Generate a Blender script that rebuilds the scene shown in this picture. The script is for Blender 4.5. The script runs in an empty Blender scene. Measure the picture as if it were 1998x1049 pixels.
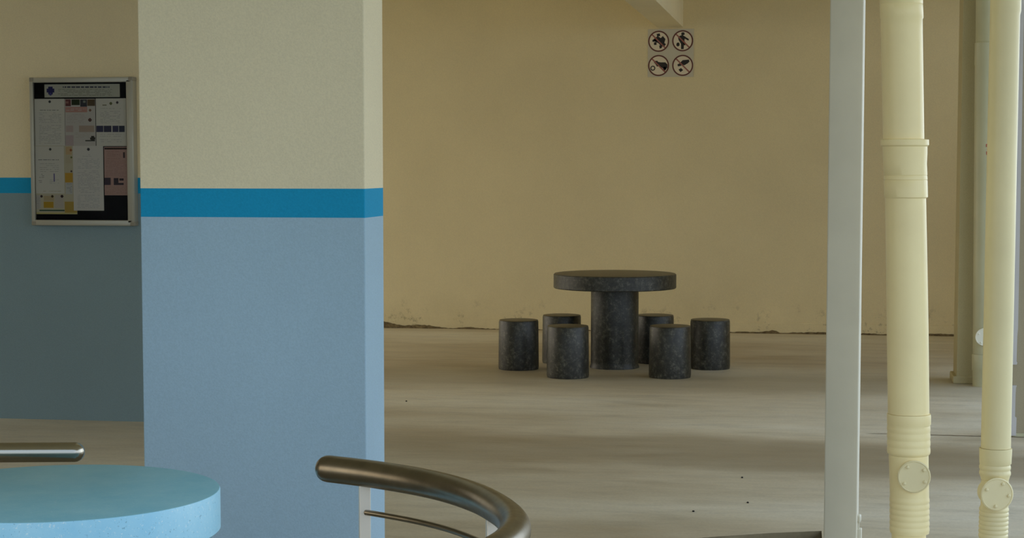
import bpy, bmesh, math, random
from mathutils import Vector, Matrix
random.seed(7)
S = bpy.context.scene
COL = S.collection
R = math.radians

# ------------------------------------------------------------------ camera
W_PX, H_PX, F_PX = 1998, 1049, 3600.0
CAM = Vector((0, 0, 1.6))
YAW = R(9.5)                       # looks a little to the left of the far wall's normal
PITCH = math.atan(0.072)           # looks slightly down
CX, CY = 999.0, 579.5              # principal point (the picture is a crop of a taller one)
cd = bpy.data.cameras.new('camera')
cd.sensor_width = 36.0
cd.lens = 36.0 * F_PX / W_PX
cd.shift_y = (CY - H_PX / 2) / W_PX
cd.clip_end = 500
cam = bpy.data.objects.new('camera', cd)
COL.objects.link(cam)
cam.location = CAM
cam.rotation_euler = (R(90) - PITCH, 0, YAW)
S.camera = cam
S.view_settings.view_transform = 'Standard'
S.view_settings.look = 'None'
S.view_settings.gamma = 1
S.view_settings.use_curve_mapping = False
S.view_settings.exposure = 0.13

# ------------------------------------------------------------------ sky (bright overcast day)
wd = bpy.data.worlds.new('overcast_sky'); S.world = wd
wd.use_nodes = True
nt = wd.node_tree; nt.nodes.clear()
wo = nt.nodes.new('ShaderNodeOutputWorld'); bg = nt.nodes.new('ShaderNodeBackground')
tc = nt.nodes.new('ShaderNodeTexCoord'); sx = nt.nodes.new('ShaderNodeSeparateXYZ')
nt.links.new(tc.outputs['Generated'], sx.inputs[0])
def _ramp(sock, stops):
    r = nt.nodes.new('ShaderNodeValToRGB'); mr = nt.nodes.new('ShaderNodeMapRange')
    mr.inputs['From Min'].default_value = -1; nt.links.new(sock, mr.inputs['Value']); nt.links.new(mr.outputs[0], r.inputs[0])
    while len(r.color_ramp.elements) < len(stops): r.color_ramp.elements.new(0.5)
    for e, (p, c) in zip(r.color_ramp.elements, stops): e.position = p; e.color = c + (1,)
    return r.outputs[0]
# west to east: hazy warm side on the left, bright cloud on the right
ew = _ramp(sx.outputs['X'], [(0.0, (1.0, 0.87, 0.67)), (0.35, (0.45, 0.53, 0.57)), (0.6, (0.42, 0.52, 0.64)), (0.85, (0.60, 0.69, 0.78)), (1.0, (0.62, 0.69, 0.75))])
bg.inputs['Strength'].default_value = 1.9
up = _ramp(sx.outputs['Z'], [(0.5, (1.0, 1.0, 1.0)), (0.62, (0.98, 1.0, 1.03)), (0.85, (0.95, 1.10, 1.32))])
mul = nt.nodes.new('ShaderNodeMix'); mul.data_type = 'RGBA'; mul.blend_type = 'MULTIPLY'; mul.inputs[0].default_value = 1.0
nt.links.new(ew, mul.inputs[6]); nt.links.new(up, mul.inputs[7])
# the cloud is brightest low in the north-east
dt = nt.nodes.new('ShaderNodeVectorMath'); dt.operation = 'DOT_PRODUCT'; dt.inputs[1].default_value = (0.74, 0.67, 0.08)
nt.links.new(tc.outputs['Generated'], dt.inputs[0])
ne = _ramp(dt.outputs['Value'], [(0.72, (1.0, 1.0, 1.0)), (0.86, (1.3, 1.3, 1.3)), (1.0, (2.0, 1.95, 1.85))])
mul2 = nt.nodes.new('ShaderNodeMix'); mul2.data_type = 'RGBA'; mul2.blend_type = 'MULTIPLY'; mul2.inputs[0].default_value = 1.0
nt.links.new(mul.outputs[2], mul2.inputs[6]); nt.links.new(ne, mul2.inputs[7])
nt.links.new(mul2.outputs[2], bg.inputs['Color'])
nt.links.new(bg.outputs[0], wo.inputs['Surface'])
S.cycles.max_bounces = 12; S.cycles.diffuse_bounces = 8
S.cycles.use_denoising = True

# ------------------------------------------------------------------ pixel <-> world measuring
ROT = cam.rotation_euler.to_matrix()
def ray(px, py):
    return (ROT @ Vector(((px - CX) / F_PX, -(py - CY) / F_PX, -1.0))).normalized()
def at_z(px, py, z=0.0):
    d = ray(px, py); return CAM + d * ((z - CAM.z) / d.z)
def at_y(px, py, Y):
    d = ray(px, py); return CAM + d * (Y / d.y)
FWD = ROT @ Vector((0, 0, -1))
def scale_at(p):                    # metres per photo pixel at a point
    return (p - CAM).dot(FWD) / F_PX

# ------------------------------------------------------------------ materials
def lin(c):
    return tuple(((v / 255) / 12.92 if v / 255 <= 0.04045 else (((v / 255) + 0.055) / 1.055) ** 2.4) for v in c) + (1,)
def new_mat(name, col, rough=0.6, metal=0.0, spec=0.5):
    m = bpy.data.materials.new(name); m.use_nodes = True
    b = m.node_tree.nodes['Principled BSDF']
    b.inputs['Base Color'].default_value = tuple(col[:3]) + (1,)
    b.inputs['Roughness'].default_value = rough; b.inputs['Metallic'].default_value = metal
    b.inputs['Specular IOR Level'].default_value = spec
    return m
class N:
    """tiny node helper"""
    def __init__(s, m):
        s.m = m; s.t = m.node_tree; s.b = s.t.nodes['Principled BSDF']
        s.co = s.t.nodes.new('ShaderNodeNewGeometry').outputs['Position']
        s.obj = s.t.nodes.new('ShaderNodeTexCoord').outputs['Object']
    def link(s, a, b): s.t.links.new(a, b)
    def noise(s, scale, detail=4, rough=0.6, vec=None, stretch=None):
        n = s.t.nodes.new('ShaderNodeTexNoise'); n.inputs['Scale'].default_value = scale
        n.inputs['Detail'].default_value = detail; n.inputs['Roughness'].default_value = rough
        v = vec or s.co
        if stretch:
            mp = s.t.nodes.new('ShaderNodeMapping'); mp.inputs['Scale'].default_value = stretch
            s.link(v, mp.inputs[0]); v = mp.outputs[0]
        s.link(v, n.inputs['Vector']); return n.outputs['Fac']
    def ramp(s, fac, stops):
        r = s.t.nodes.new('ShaderNodeValToRGB'); e = r.color_ramp.elements
        while len(e) < len(stops): e.new(0.5)
        for k, (p, c) in enumerate(stops):
            e[k].position = p; e[k].color = (tuple(c[:3]) + (1,)) if hasattr(c, '__len__') else (c, c, c, 1)
        s.link(fac, r.inputs[0]); return r.outputs[0]
    def mix(s, fac, a, b, mode='MIX'):
        x = s.t.nodes.new('ShaderNodeMix'); x.data_type = 'RGBA'; x.blend_type = mode
        for sock, v in ((x.inputs[0], fac), (x.inputs[6], a), (x.inputs[7], b)):
            if isinstance(v, bpy.types.NodeSocket): s.link(v, sock)
            elif hasattr(v, '__len__'): sock.default_value = tuple(v[:3]) + (1,)
            else: sock.default_value = v
        return x.outputs[2]
    def math(s, op, a, b=0.0, clamp=False):
        x = s.t.nodes.new('ShaderNodeMath'); x.operation = op; x.use_clamp = clamp
        for sock, v in ((x.inputs[0], a), (x.inputs[1], b)):
            if isinstance(v, bpy.types.NodeSocket): s.link(v, sock)
            else: sock.default_value = v
        return x.outputs[0]
    def z(s):
        x = s.t.nodes.new('ShaderNodeSeparateXYZ'); s.link(s.co, x.inputs[0]); return x.outputs
    def color(s, c): s.link(c, s.b.inputs['Base Color'])
    def bump(s, h, strength=0.2, dist=0.01):
        x = s.t.nodes.new('ShaderNodeBump'); x.inputs['Strength'].default_value = strength
        x.inputs['Distance'].default_value = dist; s.link(h, x.inputs['Height'])
        s.link(x.outputs[0], s.b.inputs['Normal'])

CREAM = (0.81, 0.69, 0.42)
def paint(name, col, dirty=False, bands=None):
    m = new_mat(name, col, 0.75, 0, 0.25); n = N(m)
    fine = n.noise(170, 3, 0.7); big = n.noise(0.9, 4, 0.6)
    c = col
    if bands:                       # painted dado: strip and lower field
        z0, z1, cs, cl = bands
        zz = n.z()[2]
        c = n.mix(n.math('LESS_THAN', zz, z1), c, cs)
        c = n.mix(n.math('LESS_THAN', zz, z0), c, cl)
    c = n.mix(1.0, c, n.ramp(big, [(0.3, 0.94), (0.7, 1.03)]), 'MULTIPLY')
    c = n.mix(1.0, c, n.ramp(fine, [(0.3, 0.93), (0.7, 1.06)]), 'MULTIPLY')
    if dirty:
        zz = n.z()[2]
        spots = n.ramp(n.noise(9, 5, 0.75), [(0.57, 0.0), (0.66, 1.0)])
        low = n.ramp(zz, [(0.05, 1.0), (0.32, 0.0)])
        f = n.math('MULTIPLY', spots, low)
        c = n.mix(n.math('MULTIPLY', f, 0.55), c, (0.16, 0.12, 0.06))
        splash = n.math('MULTIPLY', n.ramp(n.noise(2.2, 4, 0.7), [(0.35, 0.0), (0.7, 0.22)]), n.ramp(zz, [(0.0, 1.0), (0.6, 0.0)]))
        c = n.mix(splash, c, (0.40, 0.34, 0.19))
    n.color(c); n.bump(fine, 0.25, 0.004)
    return m
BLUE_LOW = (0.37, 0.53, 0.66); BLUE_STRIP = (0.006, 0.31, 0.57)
M_wall = paint('cream wall paint', CREAM, dirty=True)
M_ground = paint('pale outdoor paving', (0.46, 0.42, 0.34))
M_ceil = paint('cream ceiling paint', (0.88, 0.80, 0.57))
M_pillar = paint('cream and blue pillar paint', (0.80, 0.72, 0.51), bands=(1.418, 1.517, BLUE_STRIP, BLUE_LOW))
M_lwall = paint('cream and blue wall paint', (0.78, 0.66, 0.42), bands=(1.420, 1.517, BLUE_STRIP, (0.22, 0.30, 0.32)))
M_brownwall = paint('dull brown wall paint', (0.42, 0.36, 0.24))

m = new_mat('worn cement screed', (0.5, 0.47, 0.38), 0.5, 0, 0.22); n = N(m); M_floor = m
xyz = n.z()
a = n.noise(0.55, 6, 0.65, stretch=(0.35, 1.0, 1)); b = n.noise(3.0, 8, 0.8, stretch=(0.7, 2.2, 1)); f = n.noise(60, 3, 0.7)
wob = n.noise(0.8, 3, 0.5, stretch=(0.5, 1, 1))
base = n.ramp(a, [(0.32, (0.44, 0.355, 0.235)), (0.5, (0.60, 0.53, 0.40)), (0.68, (0.74, 0.69, 0.57))])
base = n.mix(1.0, base, n.ramp(b, [(0.32, 0.78), (0.5, 0.98), (0.7, 1.10)]), 'MULTIPLY')
base = n.mix(1.0, base, n.ramp(f, [(0.3, 0.93), (0.7, 1.06)]), 'MULTIPLY')
# shade bands of the brown wall and column, painted into the floor colour
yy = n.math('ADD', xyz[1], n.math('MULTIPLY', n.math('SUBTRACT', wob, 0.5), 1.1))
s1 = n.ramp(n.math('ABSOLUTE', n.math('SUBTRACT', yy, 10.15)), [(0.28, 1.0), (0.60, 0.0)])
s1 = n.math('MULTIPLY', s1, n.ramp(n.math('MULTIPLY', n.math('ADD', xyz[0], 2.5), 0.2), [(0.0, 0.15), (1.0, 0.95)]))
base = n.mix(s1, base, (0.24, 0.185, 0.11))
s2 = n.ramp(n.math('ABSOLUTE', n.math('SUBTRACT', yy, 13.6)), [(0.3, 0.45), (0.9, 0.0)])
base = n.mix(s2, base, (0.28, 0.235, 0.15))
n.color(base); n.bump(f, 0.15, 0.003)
n.link(n.ramp(b, [(0.3, 0.42), (0.7, 0.6)]), n.b.inputs['Roughness'])

m = new_mat('brown stained concrete apron', (0.25, 0.21, 0.14), 0.85); n = N(m); M_apron = m
n.color(n.ramp(n.noise(4, 6, 0.7), [(0.3, (0.17, 0.135, 0.08)), (0.7, (0.30, 0.25, 0.15))]))

m = new_mat('crumbled dark joint', (0.06, 0.04, 0.02), 0.95); n = N(m); M_joint = m
n.color(n.ramp(n.noise(25, 4, 0.7), [(0.35, (0.085, 0.058, 0.026)), (0.7, (0.26, 0.19, 0.09))]))

def stone(name, warm=0.0):
    m = new_mat(name, (0.04, 0.045, 0.045), 0.42, 0, 0.6); n = N(m)
    co = n.obj
    fine = n.noise(30, 6, 0.85, vec=co); mid = n.noise(7, 4, 0.7, vec=co)
    c = n.ramp(fine, [(0.38, (0.008, 0.008, 0.006)), (0.52, (0.026, 0.026, 0.020)), (0.66, (0.13, 0.128, 0.10))])
    c = n.mix(1.0, c, n.ramp(mid, [(0.3, 0.55), (0.7, 1.35)]), 'MULTIPLY')
    if warm:
        c = n.mix(warm, c, (0.10, 0.075, 0.035))
    n.color(c); n.bump(fine, 0.3, 0.004)
    return m
M_stone = stone('dark terrazzo'); M_stone_top = stone('dusty dark terrazzo top', 0.75)
M_stone_foot = stone('dirt streaked dark terrazzo', 0.25)

def bluestone(name, c0, c1, amt):
    m = new_mat(name, c0, 0.45, 0, 0.4); n = N(m); co = n.obj
    c = n.ramp(n.noise(5, 5, 0.7, vec=co), [(0.35, c0), (0.65, c1)])
    sp = n.noise(120, 2, 0.8, vec=co)
    c = n.mix(n.ramp(sp, [(0.62, 0.0), (0.70, amt)]), c, (0.80, 0.9, 0.95))
    c = n.mix(n.ramp(sp, [(0.28, amt), (0.36, 0.0)]), c, (0.08, 0.22, 0.35))
    n.color(c); return m
M_blue_top = bluestone('worn light blue terrazzo', (0.20, 0.50, 0.64), (0.28, 0.57, 0.68), 0.15)
M_blue_rim = bluestone('speckled light blue terrazzo rim', (0.30, 0.64, 0.86), (0.40, 0.72, 0.90), 0.6)

m = new_mat('brushed stainless steel', (0.52, 0.49, 0.43), 0.28, 1.0); n = N(m); M_steel = m
n.color(n.ramp(n.noise(14, 4, 0.6, vec=n.obj), [(0.3, (0.20, 0.17, 0.125)), (0.7, (0.27, 0.23, 0.17))]))
n.link(n.ramp(n.noise(60, 3, 0.6, vec=n.obj), [(0.3, 0.28), (0.7, 0.34)]), n.b.inputs['Roughness'])
M_steel_bright = new_mat('polished stainless steel', (0.42, 0.39, 0.33), 0.2, 1.0)
M_steel_flat = new_mat('pale satin steel bar', (0.75, 0.70, 0.62), 0.45, 0.8)

def pvc(name, col, rough=0.38):
    m = new_mat(name, col, rough, 0, 0.5); n = N(m)
    c = n.ramp(n.noise(2.5, 4, 0.6), [(0.3, tuple(v * 0.93 for v in col)), (0.7, tuple(min(1, v * 1.04) for v in col))])
    n.color(c); n.bump(n.noise(90, 2, 0.6), 0.08, 0.003)
    return m
M_pipe = pvc('cream painted pipe', (0.98, 0.83, 0.46))
M_pipe2 = pvc('pale cream painted pipe', (0.77, 0.67, 0.38))
M_pipe_far = pvc('faded green cream pipe', (0.56, 0.54, 0.35))
M_cap = pvc('cream access cap', (0.80, 0.70, 0.42), 0.5)
M_cap_pale = pvc('pale access cap', (0.90, 0.88, 0.74), 0.5)
M_post = pvc('grey white painted steel', (0.70, 0.67, 0.56), 0.5)
M_column = paint('olive cream column paint', (0.51, 0.445, 0.26))
M_conduit = pvc('pale lilac grey conduit', (0.62, 0.60, 0.60), 0.5)
M_red = new_mat('red stencil paint', (0.42, 0.04, 0.03), 0.7)
M_alu = new_mat('dull aluminium frame', (0.42, 0.40, 0.33), 0.45, 0.5)
M_alu_corner = new_mat('brown grey corner plastic', (0.27, 0.24, 0.18), 0.6)
M_black = new_mat('black felt backing', (0.009, 0.009, 0.010), 0.95, 0, 0.05)
M_ink = new_mat('dark print', (0.05, 0.05, 0.06), 0.8)
M_signplate = new_mat('weathered grey white sign plate', (0.62, 0.57, 0.44), 0.6)
M_signdisc = new_mat('off white sign disc', (0.80, 0.70, 0.53), 0.6)
M_signring = new_mat('faded dark red ring', (0.13, 0.035, 0.025), 0.6)
M_signslash = new_mat('faded red slash', (0.33, 0.12, 0.09), 0.6)
M_signblack = new_mat('black pictogram print', (0.02, 0.017, 0.016), 0.7)
M_speck = new_mat('black grit', (0.01, 0.01, 0.01), 0.9)
_pm = {}
def flat(c, rough=0.75):
    k = tuple(round(v, 3) for v in c)
    if k not in _pm: _pm[k] = new_mat('printed paper colour', c, rough, 0, 0.15)
    return _pm[k]
m = bpy.data.materials.new('clear acrylic cover'); m.use_nodes = True; t = m.node_tree; t.nodes.clear(); M_glass = m
o_ = t.nodes.new('ShaderNodeOutputMaterial'); tr = t.nodes.new('ShaderNodeBsdfTransparent'); gl = t.nodes.new('ShaderNodeBsdfGlossy')
mx = t.nodes.new('ShaderNodeMixShader'); fr = t.nodes.new('ShaderNodeFresnel'); fr.inputs[0].default_value = 1.06
gl.inputs['Roughness'].default_value = 0.05; tr.inputs[0].default_value = (0.93, 0.93, 0.93, 1)
t.links.new(fr.outputs[0], mx.inputs[0]); t.links.new(tr.outputs[0], mx.inputs[1]); t.links.new(gl.outputs[0], mx.inputs[2]); t.links.new(mx.outputs[0], o_.inputs[0])

# ------------------------------------------------------------------ object helpers
def mesh(name, bm, mat, parent=None, smooth=False, loc=None):
    me = bpy.data.meshes.new(name)
    bmesh.ops.recalc_face_normals(bm, faces=bm.faces)
    bm.to_mesh(me); bm.free()
    for mt in (mat if isinstance(mat, (list, tuple)) else [mat]): me.materials.append(mt)
    o = bpy.data.objects.new(name, me); COL.objects.link(o)
    if loc is not None: me.transform(Matrix.Translation(-Vector(loc))); o.location = loc
    if parent is not None: o.parent = parent
    if smooth:
        for p in me.polygons: p.use_smooth = True
        me.set_sharp_from_angle(angle=R(38))
    return o
def tag(o, label=None, cat=None, group=None, kind=None):
    if label: o['label'] = label
    if cat: o['category'] = cat
    if group: o['group'] = group
    if kind: o['kind'] = kind
    return o
def thing(name, label, cat, loc=(0, 0, 0), rz=0, group=None):
    o = bpy.data.objects.new(name, None); COL.objects.link(o)
    o.location = loc; o.rotation_euler = (0, 0, rz); o.empty_display_size = 0.1
    return tag(o, label, cat, group)
def box(bm, x0, x1, y0, y1, z0, z1, bev=0.0, seg=2, mi=0):
    r = bmesh.ops.create_cube(bm, size=1)
    for v in r['verts']:
        v.co = Vector((x0 + (v.co.x + .5) * (x1 - x0), y0 + (v.co.y + .5) * (y1 - y0), z0 + (v.co.z + .5) * (z1 - z0)))
    fs = {f for v in r['verts'] for f in v.link_faces}
    for f in fs: f.material_index = mi
    if bev:
        es = list({e for v in r['verts'] for e in v.link_edges})
        bmesh.ops.bevel(bm, geom=es, offset=bev, segments=seg, affect='EDGES', profile=0.5)
def lathe(bm, prof, seg=64, centre=None, jitter=0.0):
    """prof: (r, z); centre(z) -> (x, y)"""
    rings = []
    for r, z in prof:
        cx, cy = centre(z) if centre else (0, 0)
        rings.append([bm.verts.new((cx + r * math.cos(2 * math.pi * k / seg), cy + r * math.sin(2 * math.pi * k / seg), z)) for k in range(seg)])
    for a, b in zip(rings, rings[1:]):
        for k in range(seg):
            bm.faces.new((a[k], a[(k + 1) % seg], b[(k + 1) % seg], b[k]))
    bm.faces.new(rings[0][::-1]); bm.faces.new(rings[-1])
def tube(bm, pts, rad, seg=24, round_start=False, round_end=False):
    pts = [Vector(p) for p in pts]; n = len(pts)
    tang = [((pts[min(i + 1, n - 1)] - pts[max(i - 1, 0)]).normalized()) for i in range(n)]
    stations = []
    if round_start:
        for k in range(6): 
            th = (k + 0.15) / 6.15 * math.pi / 2
            stations.append((pts[0] - tang[0] * rad * math.cos(th), tang[0], rad * math.sin(th)))
    stations += [(p, t_, rad) for p, t_ in zip(pts, tang)]
    if round_end:
        for k in range(5, -1, -1):
            th = (k + 0.15) / 6.15 * math.pi / 2
            stations.append((pts[-1] + tang[-1] * rad * math.cos(th), tang[-1], rad * math.sin(th)))
    rings = []
    for p, t_, r in stations:
        u = t_.cross(Vector((0, 0, 1)))
        if u.length < 0.01: u = Vector((1, 0, 0))
        u.normalize(); v = u.cross(t_).normalized()
        rings.append([bm.verts.new(p + (u * math.cos(2 * math.pi * k / seg) + v * math.sin(2 * math.pi * k / seg)) * r) for k in range(seg)])
    for a, b in zip(rings, rings[1:]):
        for k in range(seg): bm.faces.new((a[k], a[(k + 1) % seg], b[(k + 1) % seg], b[k]))
    bm.faces.new(rings[0][::-1]); bm.faces.new(rings[-1])
def smooth_path(pts, sub=8):
    pts = [Vector(p) for p in pts]; out = []
    P = [pts[0] * 2 - pts[1]] + pts + [pts[-1] * 2 - pts[-2]]
    for i in range(1, len(P) - 2):
        for k in range(sub):
            t_ = k / sub
            out.append(0.5 * ((2 * P[i]) + (P[i + 1] - P[i - 1]) * t_ + (2 * P[i - 1] - 5 * P[i] + 4 * P[i + 1] - P[i + 2]) * t_ ** 2 + (3 * P[i] - P[i - 1] - 3 * P[i + 1] + P[i + 2]) * t_ ** 3))
    out.append(pts[-1]); return out
def prism(bm, poly, p0, ux, uy, un, depth, mi=0):
    """poly in 2D extruded along un from plane p0"""
    a = [bm.verts.new(p0 + ux * x + uy * y) for x, y in poly]
    b = [bm.verts.new(p0 + ux * x + uy * y + un * depth) for x, y in poly]
    f1 = bm.faces.new(a); f2 = bm.faces.new(b[::-1]); f1.material_index = f2.material_index = mi
    for k in range(len(a)):
        f = bm.faces.new((a[k], b[k], b[(k + 1) % len(a)], a[(k + 1) % len(a)])); f.material_index = mi

# ------------------------------------------------------------------ the setting
Z_CEIL = 3.35
X_LEFT, X_RIGHT, Y_FRONT = -8.0, 2.75, 1.2     # edges of the roof slab; the deck is open on three sides
GROUND = -0.06
WALL_Y = at_z(1300, 647, 0).y
LW_Y = at_z(140, 819, 0).y

# deck slab with its front edge
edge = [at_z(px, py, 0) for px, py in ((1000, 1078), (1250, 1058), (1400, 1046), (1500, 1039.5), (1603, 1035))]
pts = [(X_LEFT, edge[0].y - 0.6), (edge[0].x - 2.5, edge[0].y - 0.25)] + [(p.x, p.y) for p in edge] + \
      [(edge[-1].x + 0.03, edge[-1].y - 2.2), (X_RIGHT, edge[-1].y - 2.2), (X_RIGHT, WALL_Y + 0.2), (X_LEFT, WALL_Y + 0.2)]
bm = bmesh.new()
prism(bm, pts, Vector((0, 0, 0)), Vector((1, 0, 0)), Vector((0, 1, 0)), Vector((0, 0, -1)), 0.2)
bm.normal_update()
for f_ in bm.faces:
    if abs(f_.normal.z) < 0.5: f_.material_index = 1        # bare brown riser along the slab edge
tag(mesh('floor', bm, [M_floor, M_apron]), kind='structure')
bm = bmesh.new(); box(bm, -40, 40, -30, 45, GROUND - 0.3, GROUND - 0.1)
tag(mesh('ground', bm, M_ground), kind='structure')
bm = bmesh.new(); box(bm, X_LEFT, X_RIGHT, -2, 9.5, GROUND - 0.1, GROUND)
tag(mesh('apron', bm, M_apron), kind='structure')

bm = bmesh.new(); box(bm, X_LEFT, X_RIGHT, WALL_Y, WALL_Y + 0.15, 0, Z_CEIL)
tag(mesh('wall_back', bm, M_wall), kind='structure')
x_l = at_z(560, 830, 0).x
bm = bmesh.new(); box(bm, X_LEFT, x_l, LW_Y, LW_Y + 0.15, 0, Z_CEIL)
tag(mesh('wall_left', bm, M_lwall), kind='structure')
bm = bmesh.new(); box(bm, X_LEFT, X_RIGHT, Y_FRONT, WALL_Y + 0.15, Z_CEIL, Z_CEIL + 0.2)
tag(mesh('ceiling', bm, M_ceil), kind='structure')

# beam
bl = at_y(1283, 54, WALL_Y); br = at_y(1333, 54, WALL_Y)
bm = bmesh.new(); box(bm, bl.x, br.x, 8.0, WALL_Y - 0.001, bl.z, Z_CEIL - 0.001)
tag(mesh('ceiling_beam', bm, M_ceil), kind='structure')

# cement skirting and crumbled joint at the foot of the back wall
bm = bmesh.new(); box(bm, X_LEFT, X_RIGHT, WALL_Y - 0.008, WALL_Y, 0.001, 0.10, 0.003, 1)
tag(mesh('baseboard_back', bm, M_wall), kind='structure')
bm = bmesh.new()
hts = [(740, 15), (752, 12), (762, 10), (775, 7), (790, 5), (815, 6.5), (838, 6), (858, 3), (875, 1), (895, 2.2), (915, 4), (940, 1.5), (965, 1), (1020, 1.2),
       (1180, 1.5), (1420, 1.5), (1450, 2.5), (1480, 3.0), (1500, 4.5), (1506, 6), (1515, 4.5), (1522, 1.5), (1560, 2.6), (1600, 4), (1615, 3), (1680, 3), (1720, 2), (1760, 3),
       (1815, 4), (1840, 4.5), (1870, 3), (1990, 3)]
tops = []
for i in range(len(hts) - 1):
    (xa, ha), (xb, hb) = hts[i], hts[i + 1]
    k = max(1, int((xb - xa) / 4))
    for j in range(k):
        t_ = j / k; tops.append((xa + (xb - xa) * t_, max(0.4, ha + (hb - ha) * t_ + random.uniform(-0.7, 0.7))))
prev = None
for px, h in tops:
    p = at_y(px, 646, WALL_Y); h *= scale_at(p)
    d = 0.012 + 0.25 * h
    q = [bm.verts.new((p.x, WALL_Y - 0.0081 - d, 0.0005)), bm.verts.new((p.x, WALL_Y - 0.0085 - d * 0.4, h)), bm.verts.new((p.x, WALL_Y - 0.0081, h))]
    if prev:
        bm.faces.new((prev[0], q[0], q[1], prev[1])); bm.faces.new((prev[1], q[1], q[2], prev[2]))
    prev = q
tag(mesh('trim_1', bm, M_joint), kind='structure')

# big painted pillar
pf = at_y(712, 600, 1)  # direction only
PIL_Y = 570.0           # photo pixels per metre at the pillar
dpil = 6.28
c = CAM + ray(712, 420) * (dpil / ray(712, 420).dot(FWD)); PY = c.y
pl = at_y(274, 420, PY).x; pr = at_y(712, 420, PY).x
back = None
for k in range(1, 80):
    yb = PY + k * 0.01
    q = CAM + (Vector((pr, yb, 1.45)) - CAM)
    d = q - CAM; lx = ROT.transposed() @ d
    if CX + F_PX * lx.x / -lx.z >= 748: back = yb; break
bm = bmesh.new(); box(bm, pl, pr, PY, back or PY + 0.28, GROUND, Z_CEIL - 0.001, 0.004, 2)
tag(mesh('pillar', bm, M_pillar), kind='structure')

# column by the back wall on the right, with a small plinth
pc = at_z(1866, 748, 0); CYY = pc.y
cxr = pc.x + 0.34
bm = bmesh.new(); box(bm, pc.x, cxr, CYY, CYY + 0.34, 0.0, Z_CEIL - 0.001, 0.006, 2)
box(bm, pc.x - 0.025, cxr + 0.025, CYY - 0.012, CYY + 0.35, 0.0, 0.055, 0.008, 2)
tag(mesh('column', bm, M_column), kind='structure')

# short brown wall at the right edge
pw = at_z(1960, 850, 0)
bm = bmesh.new(); box(bm, pw.x, pw.x + 0.45, pw.y, pw.y + 0.12, 0.0, Z_CEIL - 0.001)
tag(mesh('wall_right', bm, M_brownwall), kind='structure')
bm = bmesh.new(); box(bm, pw.x, pw.x + 0.45, pw.y - 0.014, pw.y - 0.0005, 0.0, 0.018)
tag(mesh('baseboard_right', bm, M_pipe_far), kind='structure')

bm = bmesh.new(); box(bm, X_LEFT, X_LEFT + 0.15, 2.5, 9.5, 0.0, Z_CEIL - 0.001)  # unseen wall, added to darken the left wall and the floor there
tag(mesh('added_shade_wall', bm, M_brownwall), kind='structure')

bm = bmesh.new(); box(bm, X_RIGHT - 0.25, X_RIGHT - 0.05, 14.4, WALL_Y - 0.01, 0.0, 2.65)  # unseen part-height wall, added to dim the right end of the back wall
tag(mesh('added_shade_wall', bm, M_wall), kind='structure')

# dark open joint across the floor at the foot of the brown wall
jl = at_z(1690, 848, 0)
bm = bmesh.new(); vs = []
nj = 60
for k in range(nj + 1):
    x = jl.x + (X_RIGHT - 0.05 - jl.x) * k / nj
    w = 0.013 * min(1, 0.2 + k / 12) + random.uniform(-0.002, 0.003)
    y0_ = pw.y - 0.034 + random.uniform(-0.003, 0.003)
    vs.append((bm.verts.new((x, y0_ - w, 0.0012)), bm.verts.new((x, y0_ + w * 0.6, 0.0012))))
for a, b in zip(vs, vs[1:]): bm.faces.new((a[0], b[0], b[1], a[1]))
tag(mesh('trim_2', bm, M_joint), kind='structure')

# ------------------------------------------------------------------ stone table and stools
cen = at_z(1199, 716, 0)
tt = thing('stone_table', 'round dark terrazzo table on a thick cylinder pedestal among six stools', 'table', (cen.x, cen.y, 0))
sc = scale_at(Vector((cen.x, cen.y, 0.7)))
rt = 119.5 * sc; th = 28 * sc; zt = 0.742
bm = bmesh.new(); lathe(bm, [(rt - 0.006, zt - th), (rt, zt - th + 0.006), (rt, zt - 0.006), (rt - 0.006, zt - 0.001)], 96)
mesh('tabletop', bm, M_stone, tt, True)
bm = bmesh.new(); lathe(bm, [(rt - 0.007, zt - 0.001), (rt - 0.007, zt + 0.001), (rt - 0.012, zt + 0.002)], 96)
mesh('top_surface', bm, M_stone_top, tt, True)
rp_ = 46.5 * sc
bm = bmesh.new(); lathe(bm, [(rp_ + 0.008, 0.0), (rp_ + 0.006, 0.012), (rp_ - 0.001, 0.03), (rp_, 0.05), (rp_, zt - th - 0.0005)], 64)
mesh('pedestal', bm, M_stone, tt, True)
stools = [((1012, 719), 39.0, 0.385, 'dark terrazzo stool at the far left of the table, standing apart'),
          ((1096, 706.5), 37.8, 0.385, 'dark terrazzo stool behind the table on the left, half hidden by the front one'),
          ((1108, 735), 40.8, 0.388, 'dark terrazzo stool at the front left with a pale worn right flank'),
          ((1277, 706.5), 37.5, 0.385, 'dark terrazzo stool behind the table on the right, partly hidden by the pedestal'),
          ((1307, 735), 40.6, 0.388, 'dark terrazzo stool at the front right of the table, grey mottled'),
          ((1385, 718), 38.8, 0.385, 'dark terrazzo stool at the far right of the table, grey speckled')]
def make_stool(p, r, h, label):
    t_ = thing('stone_stool', label, 'stool', (p.x, p.y, 0), random.uniform(0, 6), 'stone stools around the dark table')
    bm = bmesh.new(); lathe(bm, [(r * 0.99, 0), (r * 1.012, 0.02), (r * 1.0, h * .5), (r * 0.985, h - 0.012), (r * 0.95, h - 0.001)], 56)
    mesh('body', bm, M_stone, t_, True)
    bm = bmesh.new(); lathe(bm, [(r * 0.975, h - 0.003), (r * 0.955, h + 0.001), (r * 0.9, h + 0.002)], 56)
    mesh('seat', bm, M_stone_top, t_, True)
    return t_
for (px, py), rpx, h, lab in stools:
    p = at_z(px, py, 0); make_stool(p, rpx * scale_at(p), h, lab)

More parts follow.
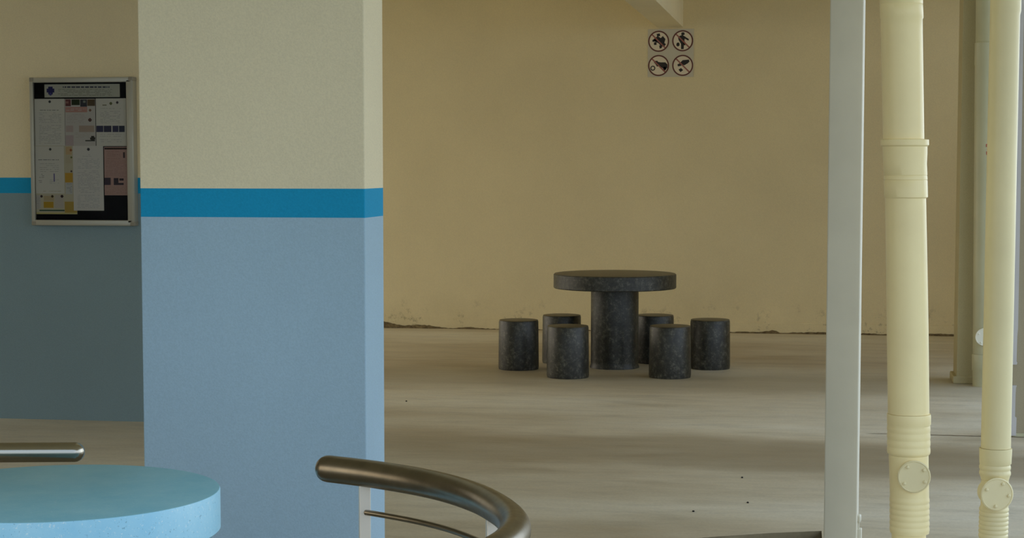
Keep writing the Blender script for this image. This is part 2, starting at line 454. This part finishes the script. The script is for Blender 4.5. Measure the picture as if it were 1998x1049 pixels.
# ------------------------------------------------------------------ blue table in the foreground
ztb = 0.75
pcen = at_z(106, 957, ztb)
rb = 320 * scale_at(pcen)
bt = thing('stone_table', 'light blue round terrazzo table with thick speckled rim in the foreground', 'table', (pcen.x, pcen.y, GROUND))
zz = ztb - GROUND; thb = 0.115
bm = bmesh.new(); lathe(bm, [(rb - 0.01, zz - thb), (rb, zz - thb + 0.01), (rb, zz - 0.006), (rb - 0.002, zz - 0.002)], 160)
mesh('rim', bm, M_blue_rim, bt, True)
bm = bmesh.new(); lathe(bm, [(rb - 0.0022, zz - 0.004), (rb - 0.0022, zz - 0.0015), (rb - 0.006, zz)], 160)
mesh('tabletop', bm, M_blue_top, bt, True)
bm = bmesh.new(); lathe(bm, [(0.19, 0), (0.17, 0.03), (0.165, 0.1), (0.165, zz - thb)], 64)
mesh('pedestal', bm, M_blue_rim, bt, True)

# ------------------------------------------------------------------ stainless rails
ZR = 0.915
cl = [(641, 914), (700, 921), (753, 928.5), (820, 940), (880, 954), (935, 973), (972, 993), (996, 1012), (1005, 1030), (998, 1050), (974, 1071), (925, 1094), (840, 1118), (700, 1140)]
path = [at_z(x, y, ZR) for x, y in cl]
hr = thing('handrail', 'curved stainless steel handrail with a rounded end in front of the pillar', 'handrail', (path[0].x, path[0].y, GROUND))
off = Vector((path[0].x, path[0].y, GROUND))
bm = bmesh.new(); tube(bm, [p - off for p in smooth_path(path)], 0.0305, 32, True, True)
mesh('top_rail', bm, M_steel, hr, True)
def rod_z(dz): return [Vector((p.x, p.y, ZR - dz)) for p in smooth_path(path)]
lr = rod_z(0.088)[8:]
bm = bmesh.new(); tube(bm, [p - off for p in lr[2:-8]], 0.0062, 14)
mesh('lower_rail', bm, M_steel, hr, True)
def rail_post(px, py, ang, par, offv, zr, wid=0.024):
    p = at_z(px, py, zr)
    bm = bmesh.new(); box(bm, -wid / 2, wid / 2, -0.007, 0.007, GROUND - offv.z, zr - 0.02 - offv.z, 0.0008, 1)
    bmesh.ops.rotate(bm, verts=bm.verts, cent=(0, 0, 0), matrix=Matrix.Rotation(ang, 3, 'Z'))
    bmesh.ops.translate(bm, verts=bm.verts, vec=(p.x - offv.x, p.y - offv.y, 0))
    return mesh('post', bm, M_steel_flat, par)
rail_post(711, 922, R(25), hr, off, ZR, 0.025)
rail_post(963, 987, R(25), hr, off, ZR, 0.030)
rail_post(974, 1071, R(30), hr, off, ZR, 0.030)
rail_post(760, 1131, R(0), hr, off, ZR, 0.030)

ZL = 0.77
path2 = [at_z(x, 881.5 + (150 - x) * 0.006, ZL) for x in (-420, -250, -100, 0, 80, 146)]
hl = thing('handrail', 'straight stainless steel handrail behind the blue table', 'handrail', (path2[-1].x, path2[-1].y, GROUND))
off2 = Vector((path2[-1].x, path2[-1].y, GROUND))
bm = bmesh.new(); tube(bm, [p - off2 for p in path2], 0.0285, 32, False, True)
mesh('top_rail', bm, M_steel_bright, hl, True)
for px in (-90, -380): rail_post(px, 882, 0, hl, off2, ZL)

# ------------------------------------------------------------------ square steel post
Dp = 7.2
q0 = CAM + ray(1656, 0) * (Dp / ray(1656, 0).dot(FWD)); q1 = at_y(1641, 1049, q0.y)
wp = 64.5 * Dp / F_PX
sp = thing('steel_post', 'grey white square steel post left of the thick cream pipe', 'post', (q1.x, q1.y, GROUND), R(-4.0))
bm = bmesh.new(); box(bm, -wp / 2, wp / 2, -wp / 2, wp / 2, 0, Z_CEIL - GROUND - 0.001, 0.006, 3)
mesh('shaft', bm, M_post, sp, True)
bm = bmesh.new(); box(bm, -wp / 2 - 0.05, wp / 2 + 0.05, -wp / 2 - 0.05, wp / 2 + 0.05, 0, 0.012, 0.002, 1)
mesh('base_plate', bm, M_post, sp)
zb = at_y(1676, 1003, q1.y).z - GROUND
bm = bmesh.new(); box(bm, wp / 2 - 0.002, wp / 2 + 0.016, -0.02, 0.02, zb - 0.20, zb - 0.055, 0.003, 2)
box(bm, wp / 2 - 0.002, wp / 2 + 0.013, -0.022, 0.022, zb - 0.03, zb, 0.006, 3)
box(bm, wp / 2 - 0.002, wp / 2 + 0.006, -0.010, 0.010, zb - 0.06, zb - 0.025)
mesh('latch_bracket', bm, M_post, sp, True)

# ------------------------------------------------------------------ pipes
def pipe(label, Y, prof, mat, name='drain_pipe', seg=72, z_bottom=GROUND):
    """prof rows: (py, x_left, x_right) measured down the pipe"""
    rings = []
    for py, xl, xr in prof:
        p = at_y((xl + xr) / 2, py, Y); r = (xr - xl) / 2 * scale_at(p)
        rings.append((p.x, p.z, r))
    a, b = rings[0], rings[1]
    x_top = a[0] + (a[0] - rings[-1][0]) / (a[1] - rings[-1][1]) * (Z_CEIL - a[1])
    rings.insert(0, (x_top, Z_CEIL - 0.001, a[2]))
    e = rings[-1]
    if e[1] > z_bottom: rings.append((e[0], z_bottom, e[2]))
    base = (rings[-1][0], Y, z_bottom)
    t_ = thing(name, label, 'pipe', base)
    return t_, rings, base
def ring_mesh(nm, rings, base, mat, par, seg=72):
    bm = bmesh.new(); rs = []
    for x, z, r in rings:
        rs.append([bm.verts.new((x - base[0] + r * math.cos(2 * math.pi * k / seg), r * math.sin(2 * math.pi * k / seg), z - base[2])) for k in range(seg)])
    for a, b in zip(rs, rs[1:]):
        for k in range(seg): bm.faces.new((a[k], b[k], b[(k + 1) % seg], a[(k + 1) % seg]))
    bm.faces.new(rs[0]); bm.faces.new(rs[-1][::-1])
    return mesh(nm, bm, mat, par, True)
def cap(par, base, px, py, Y, rpx, stick, mat, screws, yaw=0.0):
    """round access door facing the camera side"""
    p = at_y(px, py, Y - stick); r = rpx * scale_at(p)
    bm = bmesh.new()
    lathe(bm, [(r * 0.82, -0.075), (r * 0.82, -0.014), (r * 0.98, -0.012), (r, -0.008), (r, -0.003), (r * 0.93, 0.0), (r * 0.90, -0.002), (r * 0.2, -0.002)], 56)
    M = Matrix.Translation(Vector((p.x - base[0], p.y - base[1], p.z - base[2]))) @ Matrix.Rotation(yaw, 4, 'Z') @ Matrix.Rotation(R(90), 4, 'X')
    bm.transform(M); c_ = mesh('access_cap', bm, mat, par, True)
    for a_ in screws:
        bm = bmesh.new(); lathe(bm, [(0.006, -0.003), (0.006, 0.003), (0.003, 0.005)], 14)
        bm.transform(M @ Matrix.Translation((r * 0.72 * math.cos(a_), r * 0.72 * math.sin(a_), 0)))
        mesh('screw', bm, mat, c_, True)
    return c_
def ribs(y0, y1, n_, xl, xr, dx, slope=0.0):
    out = []
    for k in range(n_):
        a = y0 + (y1 - y0) * k / n_; s_ = (y1 - y0) / n_
        o = slope * (a - y0)
        out += [(a + 0.05 * s_, xl + o, xr + o), (a + 0.35 * s_, xl - dx + o, xr + dx + o), (a + 0.75 * s_, xl - dx + o, xr + dx + o), (a + 0.95 * s_, xl + o, xr + o)]
    return out
def Yat(px, D):
    d = ray(px, 600); return (CAM + d * (D / d.dot(FWD))).y

# thick pipe, middle
Y1 = Yat(1765, 6.8)
prof1 = [(-30, 1716, 1799), (8, 1717, 1800), (8.8, 1717.6, 1799.4), (9.6, 1717, 1800), (35, 1718, 1801), (38, 1719, 1799.5), (60, 1719, 1799.5), (160, 1721, 1801), (271, 1723.5, 1802.5)]
prof1b = [(271.3, 1723, 1806), (272.5, 1718.5, 1811.5), (283, 1719, 1811.5), (286, 1722.5, 1808.5), (300, 1723, 1808.5), (320, 1724, 1807.5), (341, 1725, 1808.5), (342, 1725.8, 1807.7), (343.5, 1725, 1808.5),
          (350, 1725, 1808.8), (351, 1726, 1808), (352.5, 1725, 1808.8), (384, 1726, 1809.5), (386, 1727.5, 1807.5)]
prof1c = [(386.1, 1727.5, 1806), (500, 1729.2, 1808.3), (650, 1731, 1811), (806, 1733, 1812.5)]
prof1d = [(806.5, 1731.5, 1815), (812, 1731, 1815.8), (826, 1731.5, 1815.5)] + ribs(828, 884, 4, 1732, 1813.8, 0.7) + [(886, 1734.5, 1811.5)]
prof1e = [(886.2, 1734.5, 1811), (930, 1736, 1811.5), (965, 1737, 1812)] + ribs(968, 1036, 6, 1737, 1812.0, 0.8) + [(1038, 1737, 1812), (1039, 1740, 1806), (1060, 1740.5, 1806.5), (1100, 1741, 1807)]
t1, rings, base = pipe('thick cream drain pipe with flanged collar and round access cap, right of the square post', Y1, prof1 + prof1b + prof1c + prof1d + prof1e, M_pipe)
def sub(rows): 
    out = []
    for py, xl, xr in rows:
        p = at_y((xl + xr) / 2, py, Y1); out.append((p.x, p.z, (xr - xl) / 2 * scale_at(p)))
    return out
ring_mesh('upper_pipe', [rings[0]] + sub(prof1) + [sub(prof1b)[0]], base, M_pipe, t1)
ring_mesh('collar', sub(prof1b), base, M_pipe, t1)
ring_mesh('lower_pipe', sub(prof1c), base, M_pipe, t1)
ring_mesh('coupling', sub(prof1d), base, M_pipe, t1)
ring_mesh('access_bend', sub(prof1e) + [rings[-1]], base, M_pipe, t1)
cap(t1, base, 1784, 930, Y1, 32, 0.088, M_cap, (R(125), R(-25), R(215), R(35)), R(6))

# thinner pipe, right
Y2 = Yat(1945, 6.75)
p2a = [(-30, 1934, 1992.5), (22, 1932.5, 1991.5), (30, 1932.5, 1989.5), (300, 1926.5, 1983.5), (600, 1920.5, 1977.5), (873, 1914.5, 1971.5)]
p2b = [(873.5, 1911.5, 1973.8), (877, 1911.5, 1974), (890, 1911.5, 1973.2), (903, 1911.8, 1972.5)] + ribs(905, 927, 2, 1912.5, 1970.2, 1.2) + [(935, 1915, 1967.5)]
p2c = [(935.2, 1915, 1967.5), (985, 1914, 1967)] + ribs(988, 1048, 7, 1912.5, 1966.5, 1.3, -0.03) + [(1060, 1909, 1966), (1100, 1908, 1965)]
Y1s = Y1; 
t2, rings, base = pipe('thinner pale cream drain pipe with a four-screw round cap, nearest the right edge', Y2, p2a + p2b + p2c, M_pipe2)
Y1 = Y2
ring_mesh('upper_pipe', [rings[0]] + sub(p2a), base, M_pipe2, t2)
ring_mesh('coupling', sub(p2b), base, M_pipe2, t2)
ring_mesh('access_bend', sub(p2c) + [rings[-1]], base, M_pipe2, t2)
cap(t2, base, 1946, 964.5, Y2, 32.5, 0.075, M_cap, (R(62), R(155), R(-6), R(-97)), R(14))
Y1 = Y1s

# pipe against the far column
Y3 = CYY - 0.115
p3 = [(-30, 1905, 1945), (80, 1904, 1944), (81, 1903.5, 1944.5), (82.5, 1904, 1944), (84, 1902.5, 1945.5), (126, 1901.8, 1944.6), (128, 1902.5, 1943), (400, 1900.5, 1941), (690, 1898.6, 1939)]
p3b = [(690.2, 1898, 1940), (692, 1897, 1941), (722, 1896.8, 1941), (724, 1898, 1939.5), (748, 1898, 1939.5)]
Y1 = Y3
t3, rings, base = pipe('faded green cream pipe standing against the far column, behind the thinner pipe', Y3, p3 + p3b, M_pipe_far, z_bottom=0.0)
rr = [r for r in rings if r[1] >= 0.0] 
ring_mesh('upper_pipe', [rings[0]] + sub(p3), base, M_pipe_far, t3)
rb3 = [r for r in sub(p3b) if r[1] > 0.002]; ring_mesh('coupling', rb3 + [(rb3[-1][0], 0.0, rb3[-1][2])], base, M_pipe_far, t3)
cap(t3, base, 1921, 657.5, Y3, 17.5, 0.092, M_cap_pale, (R(60), R(150), R(240), R(330)), R(0))
# red stencilled marks down the pipe, too small to read
pm = at_y(1925, 295, Y3); s3 = scale_at(pm)
ax = at_y(1921, 295, Y3); rad3 = 20.4 * s3
bm = bmesh.new()
marks = [(-3, 14, 3, 12), (-3, 12, -1.5, 8), (1, 10, 2.5, 7), (-1.5, 4.5, 1.5, 3.5), (-2.5, -0.5, 2.5, -2), (-2.5, -2, -0.8, -6), (0.5, -2, 2.5, -6), (-2, -6, 2, -7.5), (-0.5, -11, 2, -13)]
for x0, y1_, x1, y0_ in marks:
    vs = []
    for xx, yv in ((x0, y0_), (x1, y0_), (x1, y1_), (x0, y1_)):
        X = pm.x + xx * s3; dx = X - ax.x
        Yv = Y3 - math.sqrt(max(0, (rad3 + 0.0015) ** 2 - dx * dx))
        vs.append(bm.verts.new((X - base[0], Yv - base[1], pm.z + yv * s3 - base[2])))
    bm.faces.new(vs)
mk = mesh('stencil_mark', bm, M_red, t3); tag(mk, 'small red stencilled characters')
Y1 = Y1s

# broken pale conduit on the brown wall at the very right
YC = pw.y - 0.03
ct = thing('conduit', 'pale lilac grey conduit with a broken gap at the right edge of the photo', 'conduit', (at_y(1978, 850, YC).x, YC, 0))
cb = ct.location
def strip(rows, nm):
    bm = bmesh.new(); pv = None
    for py, xl, xr in rows:
        a = at_y(xl, py, YC); b = at_y(xr, py, YC)
        q = [bm.verts.new((a.x - cb.x, 0, a.z)), bm.verts.new((b.x - cb.x, 0, b.z)), bm.verts.new((b.x - cb.x, 0.029, b.z)), bm.verts.new((a.x - cb.x, 0.029, a.z))]
        if pv:
            for k in range(4): bm.faces.new((pv[k], pv[(k + 1) % 4], q[(k + 1) % 4], q[k]))
        else: bm.faces.new(q)
        pv = q
    bm.faces.new(pv[::-1]); return mesh(nm, bm, M_conduit, ct)
strip([(-260, 1982, 2003), (0, 1978, 1998.5), (400, 1970, 1991), (640, 1965, 1986.5), (655, 1965, 1985), (705, 1964, 1983.5), (707, 1964, 1985), (711, 1966, 1984)], 'upper_length')
strip([(752, 1966, 1984), (756, 1964, 1982.5), (770, 1963, 1981.5), (813, 1963, 1980.5), (815, 1963, 1983.5), (846, 1962, 1982.5), (849.5, 1963, 1982.5)], 'lower_length')

# ------------------------------------------------------------------ notice board
TB = 0.065
YB = LW_Y - TB
def bpix(cx_, cy_): return (30 + cx_ / 3.177, 130 + cy_ / 3.177)
def bw(cx_, cy_, Y=YB):
    px, py = bpix(cx_, cy_); return at_y(px, py, Y)
bcen = bw(410, 985)
nb = thing('notice_board', 'aluminium framed black notice board full of papers on the left wall', 'notice board', (bcen.x, LW_Y, bcen.z))
nbl = Vector(nb.location)
TLp = bw(84, 68); BRp = bw(740, 986)
x0, x1, z0, z1 = TLp.x, BRp.x, BRp.z, TLp.z
ITL = bw(106, 99); IBR = bw(697, 952)
ix0, ix1, iz0, iz1 = ITL.x, IBR.x, IBR.z, ITL.z
bm = bmesh.new(); box(bm, x0 + 0.004 - nbl.x, x1 - 0.004 - nbl.x, -0.043, 0, z0 + 0.004 - nbl.z, z1 - 0.004 - nbl.z)
mesh('backing', bm, M_black, nb)
for (a, b, c_, d) in ((x0 + .018, x1 - .018, iz1, z1), (x0 + .018, x1 - .018, z0, iz0)):
    bm = bmesh.new(); box(bm, a - nbl.x, b - nbl.x, -TB, 0, c_ - nbl.z, d - nbl.z, 0.003, 2); mesh('frame_bar', bm, M_alu, nb, True)
bm = bmesh.new(); box(bm, x0 - nbl.x, ix0 - nbl.x, -TB, 0, z0 + .018 - nbl.z, z1 - .018 - nbl.z, 0.003, 2); mesh('frame_bar', bm, M_alu, nb, True)
bm = bmesh.new(); box(bm, ix1 - nbl.x, x1 - nbl.x, -TB, 0, z0 + .018 - nbl.z, z1 - .018 - nbl.z, 0.003, 2)
box(bm, x1 - .012 - nbl.x, x1 - .005 - nbl.x, -TB - 0.004, -TB + .002, z0 + .02 - nbl.z, z1 - .02 - nbl.z, 0.0015, 1); mesh('frame_bar', bm, M_alu, nb, True)
for a, b in ((x0, z0), (x0, z1 - .026), (x1 - .03, z0), (x1 - .03, z1 - .026)):
    bm = bmesh.new(); box(bm, a - .001 - nbl.x, a + .031 - nbl.x, -TB - .001, 0, b - .001 - nbl.z, b + .027 - nbl.z, 0.005, 3); mesh('corner_cap', bm, M_alu_corner, nb, True)
bm = bmesh.new(); box(bm, ix0 - nbl.x, ix1 - nbl.x, -TB + .012, -TB + .015, iz0 - nbl.z, iz1 - nbl.z); mesh('cover_pane', bm, M_glass, nb)

YP = LW_Y - 0.0445
def sheet(label, rect, layer, col, prints, cat='notice', name='paper_notice'):
    """rect and prints in board picture units; prints: (x0,y0,x1,y1,colour)"""
    a = bw(rect[0], rect[1], YP); b = bw(rect[2], rect[3], YP)
    a.x = max(a.x, ix0 + 0.0015); b.x = min(b.x, ix1 - 0.0015)
    y = YP - 0.0004 - layer * 0.0005
    o_ = Vector(((a.x + b.x) / 2, y, b.z))
    bm = bmesh.new(); mats = [flat(col)]
    nx = 6
    box(bm, a.x - o_.x, b.x - o_.x, -0.0006, 0.0, 0, a.z - b.z)
    for k, (u0, v0, u1, v1, c_) in enumerate(prints):
        mt = flat(c_)
        if mt not in mats: mats.append(mt)
        p = bw(u0, v0, YP); q = bw(u1, v1, YP)
        p.x = max(p.x, a.x); q.x = min(q.x, b.x)
        vs = [bm.verts.new((X - o_.x, -0.0008 - 0.00001 * k, Z - o_.z)) for X, Z in ((p.x, q.z), (q.x, q.z), (q.x, p.z), (p.x, p.z))]
        f_ = bm.faces.new(vs); f_.material_index = mats.index(mt)
    o = mesh(name, bm, mats); o.location = o_
    # faces of the box all use the paper colour, prints keep their own
    return tag(o, label, cat, 'papers pinned inside the notice board')
INK = (0.10, 0.10, 0.11); LINK = (0.30, 0.30, 0.29); WH = (0.57, 0.55, 0.48)
def lines(x0, y0, x1, y1, step=9, col=LINK, h=2.2, fill=0.75):
    out = []; y = y0
    while y < y1:
        x = x0 + random.uniform(0, 6)
        while x < x1 - 6:
            w = random.uniform(6, 26)
            if random.random() < fill: out.append((x, y, min(x + w, x1), y + h, col))
            x += w + random.uniform(3, 7)
        y += step * (1 if random.random() < 0.88 else 1.8)
    return out
def blob(cx_, cy_, r, col):
    return [(cx_ - r, cy_ - r * .5, cx_ + r, cy_ + r * .5, col), (cx_ - r * .6, cy_ - r, cx_ + r * .6, cy_ + r, col)]
sheet('wide pale header strip with a round blue emblem at the top of the notice board', (180, 110, 648, 188), 0, (0.42, 0.42, 0.35),
      blob(218, 148, 24, (0.03, 0.03, 0.11)) + blob(218, 170, 9, (0.06, 0.06, 0.2)) + lines(292, 122, 590, 130, 8, (0.06, 0.06, 0.09), 9, 0.96) + lines(262, 140, 600, 180, 9, (0.22, 0.22, 0.17), 3, 0.8))
sheet('white typed notice at the upper left of the board, small emblem on top', (118, 200, 309, 494), 0, WH,
      blob(213, 217, 8, (0.05, 0.05, 0.05)) + lines(150, 268, 275, 274, 9, INK, 3, 1) + lines(145, 285, 285, 480, 10))
sheet('pinkish poster with a row of dark photographs, upper middle of the board', (306, 200, 499, 492), 1, (0.48, 0.45, 0.41),
      [(310, 203, 345, 245, (0.13, 0.05, 0.05)), (348, 203, 400, 238, (0.03, 0.04, 0.02)), (402, 203, 445, 248, (0.05, 0.05, 0.06)), (446, 203, 494, 243, (0.10, 0.07, 0.04)),
       (312, 215, 330, 228, (0.28, 0.14, 0.12)), (420, 210, 436, 224, (0.2, 0.22, 0.18)),
       (310, 250, 446, 282, (0.44, 0.24, 0.20)), (395, 365, 490, 405, (0.38, 0.30, 0.24)), (312, 425, 362, 490, (0.42, 0.34, 0.33)), (314, 365, 360, 405, (0.42, 0.34, 0.31))]
      + lines(316, 260, 440, 278, 9, (0.5, 0.45, 0.4), 3) + blob(464, 270, 8, (0.2, 0.12, 0.08)) + blob(463, 330, 11, (0.09, 0.05, 0.04)) + blob(480, 445, 16, (0.05, 0.045, 0.04)) + [(434, 455, 495, 462, (0.05, 0.05, 0.04))]
      + lines(316, 295, 450, 355, 10, (0.38, 0.33, 0.3)) + lines(370, 410, 470, 440, 9, (0.4, 0.36, 0.3)))
sheet('white notice with a strip of dark blue photographs, upper right of the board', (498, 197, 690, 492), 0, WH,
      [(502, 366, 546, 405, (0.05, 0.05, 0.09)), (548, 366, 596, 405, (0.045, 0.045, 0.075)), (602, 366, 640, 405, (0.05, 0.05, 0.09)), (642, 366, 678, 405, (0.04, 0.045, 0.07))]
      + blob(592, 228, 9, (0.12, 0.13, 0.06)) + blob(632, 222, 8, (0.06, 0.05, 0.06)) + [(540, 235, 566, 241, (0.2, 0.18, 0.12))] + lines(525, 258, 655, 355, 10) + lines(525, 418, 660, 480, 12))
sheet('yellow edged leaflet with orange squares at the lower left of the board', (117, 490, 385, 914), 2, (0.47, 0.43, 0.31),
      [(308, 658, 357, 717, (0.50, 0.30, 0.05)), (176, 836, 238, 875, (0.42, 0.26, 0.03)), (306, 836, 384, 910, (0.40, 0.28, 0.07)), (176, 800, 240, 832, (0.42, 0.34, 0.2)),
       (312, 496, 350, 545, (0.50, 0.36, 0.2)), (312, 548, 352, 600, (0.45, 0.4, 0.28)), (312, 720, 356, 790, (0.45, 0.45, 0.42)), (122, 796, 158, 880, (0.42, 0.40, 0.36)), (245, 796, 300, 875, (0.44, 0.40, 0.34)),
       (150, 886, 306, 895, (0.04, 0.09, 0.06)), (119, 903, 383, 913, (0.48, 0.42, 0.16))]
      + blob(345, 517, 8, (0.3, 0.12, 0.05)) + blob(348, 562, 6, (0.12, 0.14, 0.05)) + blob(348, 648, 6, (0.08, 0.06, 0.06)) + blob(163, 803, 8, (0.05, 0.03, 0.03)) + blob(230, 803, 8, (0.06, 0.04, 0.02)) + blob(290, 803, 9, (0.05, 0.03, 0.03))
      + lines(315, 725, 352, 785, 9, (0.2, 0.2, 0.22)) + lines(126, 812, 156, 850, 9))
sheet('white typed notice in the middle left of the board with a small blue figure', (118, 493, 306, 786), 3, WH,
      blob(217, 512, 8, (0.06, 0.06, 0.06)) + lines(140, 575, 280, 582, 9, INK, 3, 1) + lines(150, 600, 270, 650, 12) + lines(145, 665, 180, 720, 10, INK) + [(238, 662, 246, 712, (0.14, 0.12, 0.28))] + lines(210, 700, 275, 725, 10, LINK) + lines(170, 770, 290, 778, 9, (0.3, 0.27, 0.14)))
sheet('long white typed notice in the lower middle of the board', (357, 491, 551, 892), 4, (0.58, 0.56, 0.51),
      blob(454, 512, 9, (0.05, 0.05, 0.06)) + lines(385, 545, 525, 880, 9.5, (0.34, 0.34, 0.34)))
sheet('pink leaflet with a dark title and two photographs, lower right of the board', (550, 497, 697, 797), 1, (0.42, 0.27, 0.23),
      [(553, 502, 696, 513, (0.05, 0.035, 0.03)), (553, 688, 592, 733, (0.06, 0.045, 0.06)), (610, 690, 640, 733, (0.05, 0.04, 0.05)), (645, 692, 672, 706, (0.05, 0.04, 0.05)), (636, 720, 672, 733, (0.05, 0.04, 0.05)), (668, 530, 680, 565, (0.06, 0.04, 0.04))]
      + lines(565, 525, 655, 570, 9, (0.30, 0.17, 0.14)) + lines(560, 580, 690, 680, 9, (0.31, 0.19, 0.16)) + lines(560, 745, 690, 788, 9, (0.31, 0.21, 0.15)))

# ------------------------------------------------------------------ prohibition sign on the far wall
def sw(px, py): return at_y(px, py, WALL_Y - 0.006)
c0 = sw(1308.5, 104); ss = scale_at(c0) / math.cos(YAW) * 1.0
sg = thing('prohibition_sign', 'square wall sign of four round prohibition symbols on the far wall', 'sign', (c0.x, WALL_Y, sw(1308, 150).z))
sl = Vector(sg.location)
A = sw(1264, 57); B = sw(1353, 150)
bm = bmesh.new(); box(bm, A.x - sl.x, B.x - sl.x, -0.006, 0, 0, A.z - sl.z, 0.001, 1)
mesh('plate', bm, M_signplate, sg)
UX, UY, UN = Vector((1, 0, 0)), Vector((0, 0, 1)), Vector((0, -1, 0))
def loc(px, py): 
    p = sw(px, py); return Vector((p.x - sl.x, -0.006, p.z - sl.z))
def circ(r, n_=48): return [(r * math.cos(2 * math.pi * k / n_), r * math.sin(2 * math.pi * k / n_)) for k in range(n_)]
sgn = {
 'skater': ((1285.2, 80.5), [[(-4, 14), (2, 15), (3, 10), (-3, 9)], [(-10, 4), (-2, 10), (4, 6), (8, 10), (13, 4), (11, -3), (14, -6), (10, -11), (4, -9), (0, -4), (-8, 0)], [(-12, 3), (-4, 4), (-4, 0), (-12, -1)], [(-9, -2), (-4, -1), (-4, -7), (-9, -7)], [(1, -8), (7, -8), (6, -13), (2, -14)]]),
 'footballer': ((1332.0, 79.5), [[(-2, 16), (3, 16), (4, 12), (0, 10), (-3, 12)], [(-9, 8), (-1, 11), (3, 9), (12, 3), (11, 0), (4, 4), (3, -4), (2, -16), (-3, -16), (-3, -6), (-8, 2)], [(3, 0), (7, -6), (4, -9), (0, -4)], [(-11, -4), (-8, -3), (-6, -5), (-6, -9), (-9, -11), (-12, -9), (-12, -6)]]),
 'motorcycle': ((1285.0, 127.8), [[(-8, 9), (-2, 9), (-1, 7), (4, 6), (13, 6), (17, 2), (17, -4), (13, -8), (9, -6), (2, -1), (-3, -2), (-6, 3), (-9, 6)], [(10, -2), (14, -3), (15, -7), (12, -10), (9, -8)]]),
 'litter_hand': ((1332.0, 127.5), [[(0, 10), (12, 11), (13, 7), (10, 4), (3, 0), (-1, 2), (-4, 6)], [(-10, 2), (-4, 5), (-2, 0), (-4, -1), (-9, -2)], [(-8, -8), (-3, -5), (1, -9), (-4, -13)]]),
}
for nm, ((px, py), polys) in sgn.items():
    p = loc(px, py); k_ = scale_at(sw(px, py)) * 1.014
    r = 19.8 * k_
    bm = bmesh.new(); prism(bm, circ(r), p, UX, UY, UN, 0.0015); d_ = mesh('symbol_disc', bm, M_signdisc, sg)
    bm = bmesh.new(); q = p + UN * 0.0015
    co, ci = circ(r * 1.02), circ(r * 0.89)
    vo = [bm.verts.new(q + UX * x + UY * y + UN * .001) for x, y in co]; vi = [bm.verts.new(q + UX * x + UY * y + UN * .001) for x, y in ci]
    for k in range(48): bm.faces.new((vo[k], vo[(k + 1) % 48], vi[(k + 1) % 48], vi[k]))
    mesh('ring', bm, M_signring, d_)
    bm = bmesh.new(); a_ = R(-45); w_ = 1.3 * k_; L_ = r * 0.9
    cs, sn = math.cos(a_), math.sin(a_)
    prism(bm, [(-L_ * cs - w_ * sn, -L_ * sn + w_ * cs), (L_ * cs - w_ * sn, L_ * sn + w_ * cs), (L_ * cs + w_ * sn, L_ * sn - w_ * cs), (-L_ * cs + w_ * sn, -L_ * sn - w_ * cs)], q, UX, UY, UN, 0.0016)
    mesh('slash', bm, M_signslash, d_)
    bm = bmesh.new()
    for po in polys:
        vs = [bm.verts.new(q + UN * 0.0011 + UX * (x * k_) + UY * (y * k_)) for x, y in po]; bm.faces.new(vs)
    if nm == 'motorcycle':
        wc = (-11, -5); vo = [bm.verts.new(q + UN * .0011 + UX * ((wc[0] + x) * k_) + UY * ((wc[1] + y) * k_)) for x, y in circ(4.8, 20)]
        vi = [bm.verts.new(q + UN * .0011 + UX * ((wc[0] + x) * k_) + UY * ((wc[1] + y) * k_)) for x, y in circ(2.9, 20)]
        for k in range(20): bm.faces.new((vo[k], vo[(k + 1) % 20], vi[(k + 1) % 20], vi[k]))
    mesh('pictogram', bm, M_signblack, d_)

# ------------------------------------------------------------------ grit on the floor
for (px, py), lab in (((1353, 998), 'tiny black bit of grit on the bare floor, the nearest one'), ((1459, 981), 'tiny black bit of grit on the floor near the square post, the lower one'),
                      ((1448, 932), 'tiny black bit of grit on the floor near the square post, the upper one'), ((793, 783), 'tiny black bit of grit on the floor beside the pillar')):
    p = at_z(px, py, 0); bm = bmesh.new()
    bmesh.ops.create_icosphere(bm, subdivisions=2, radius=0.0058)
    for v in bm.verts: v.co *= random.uniform(0.8, 1.2); v.co.z *= 0.7
    o = mesh('grit', bm, M_speck); o.location = (p.x, p.y, 0.0035); tag(o, lab, 'grit', 'grit on the floor')
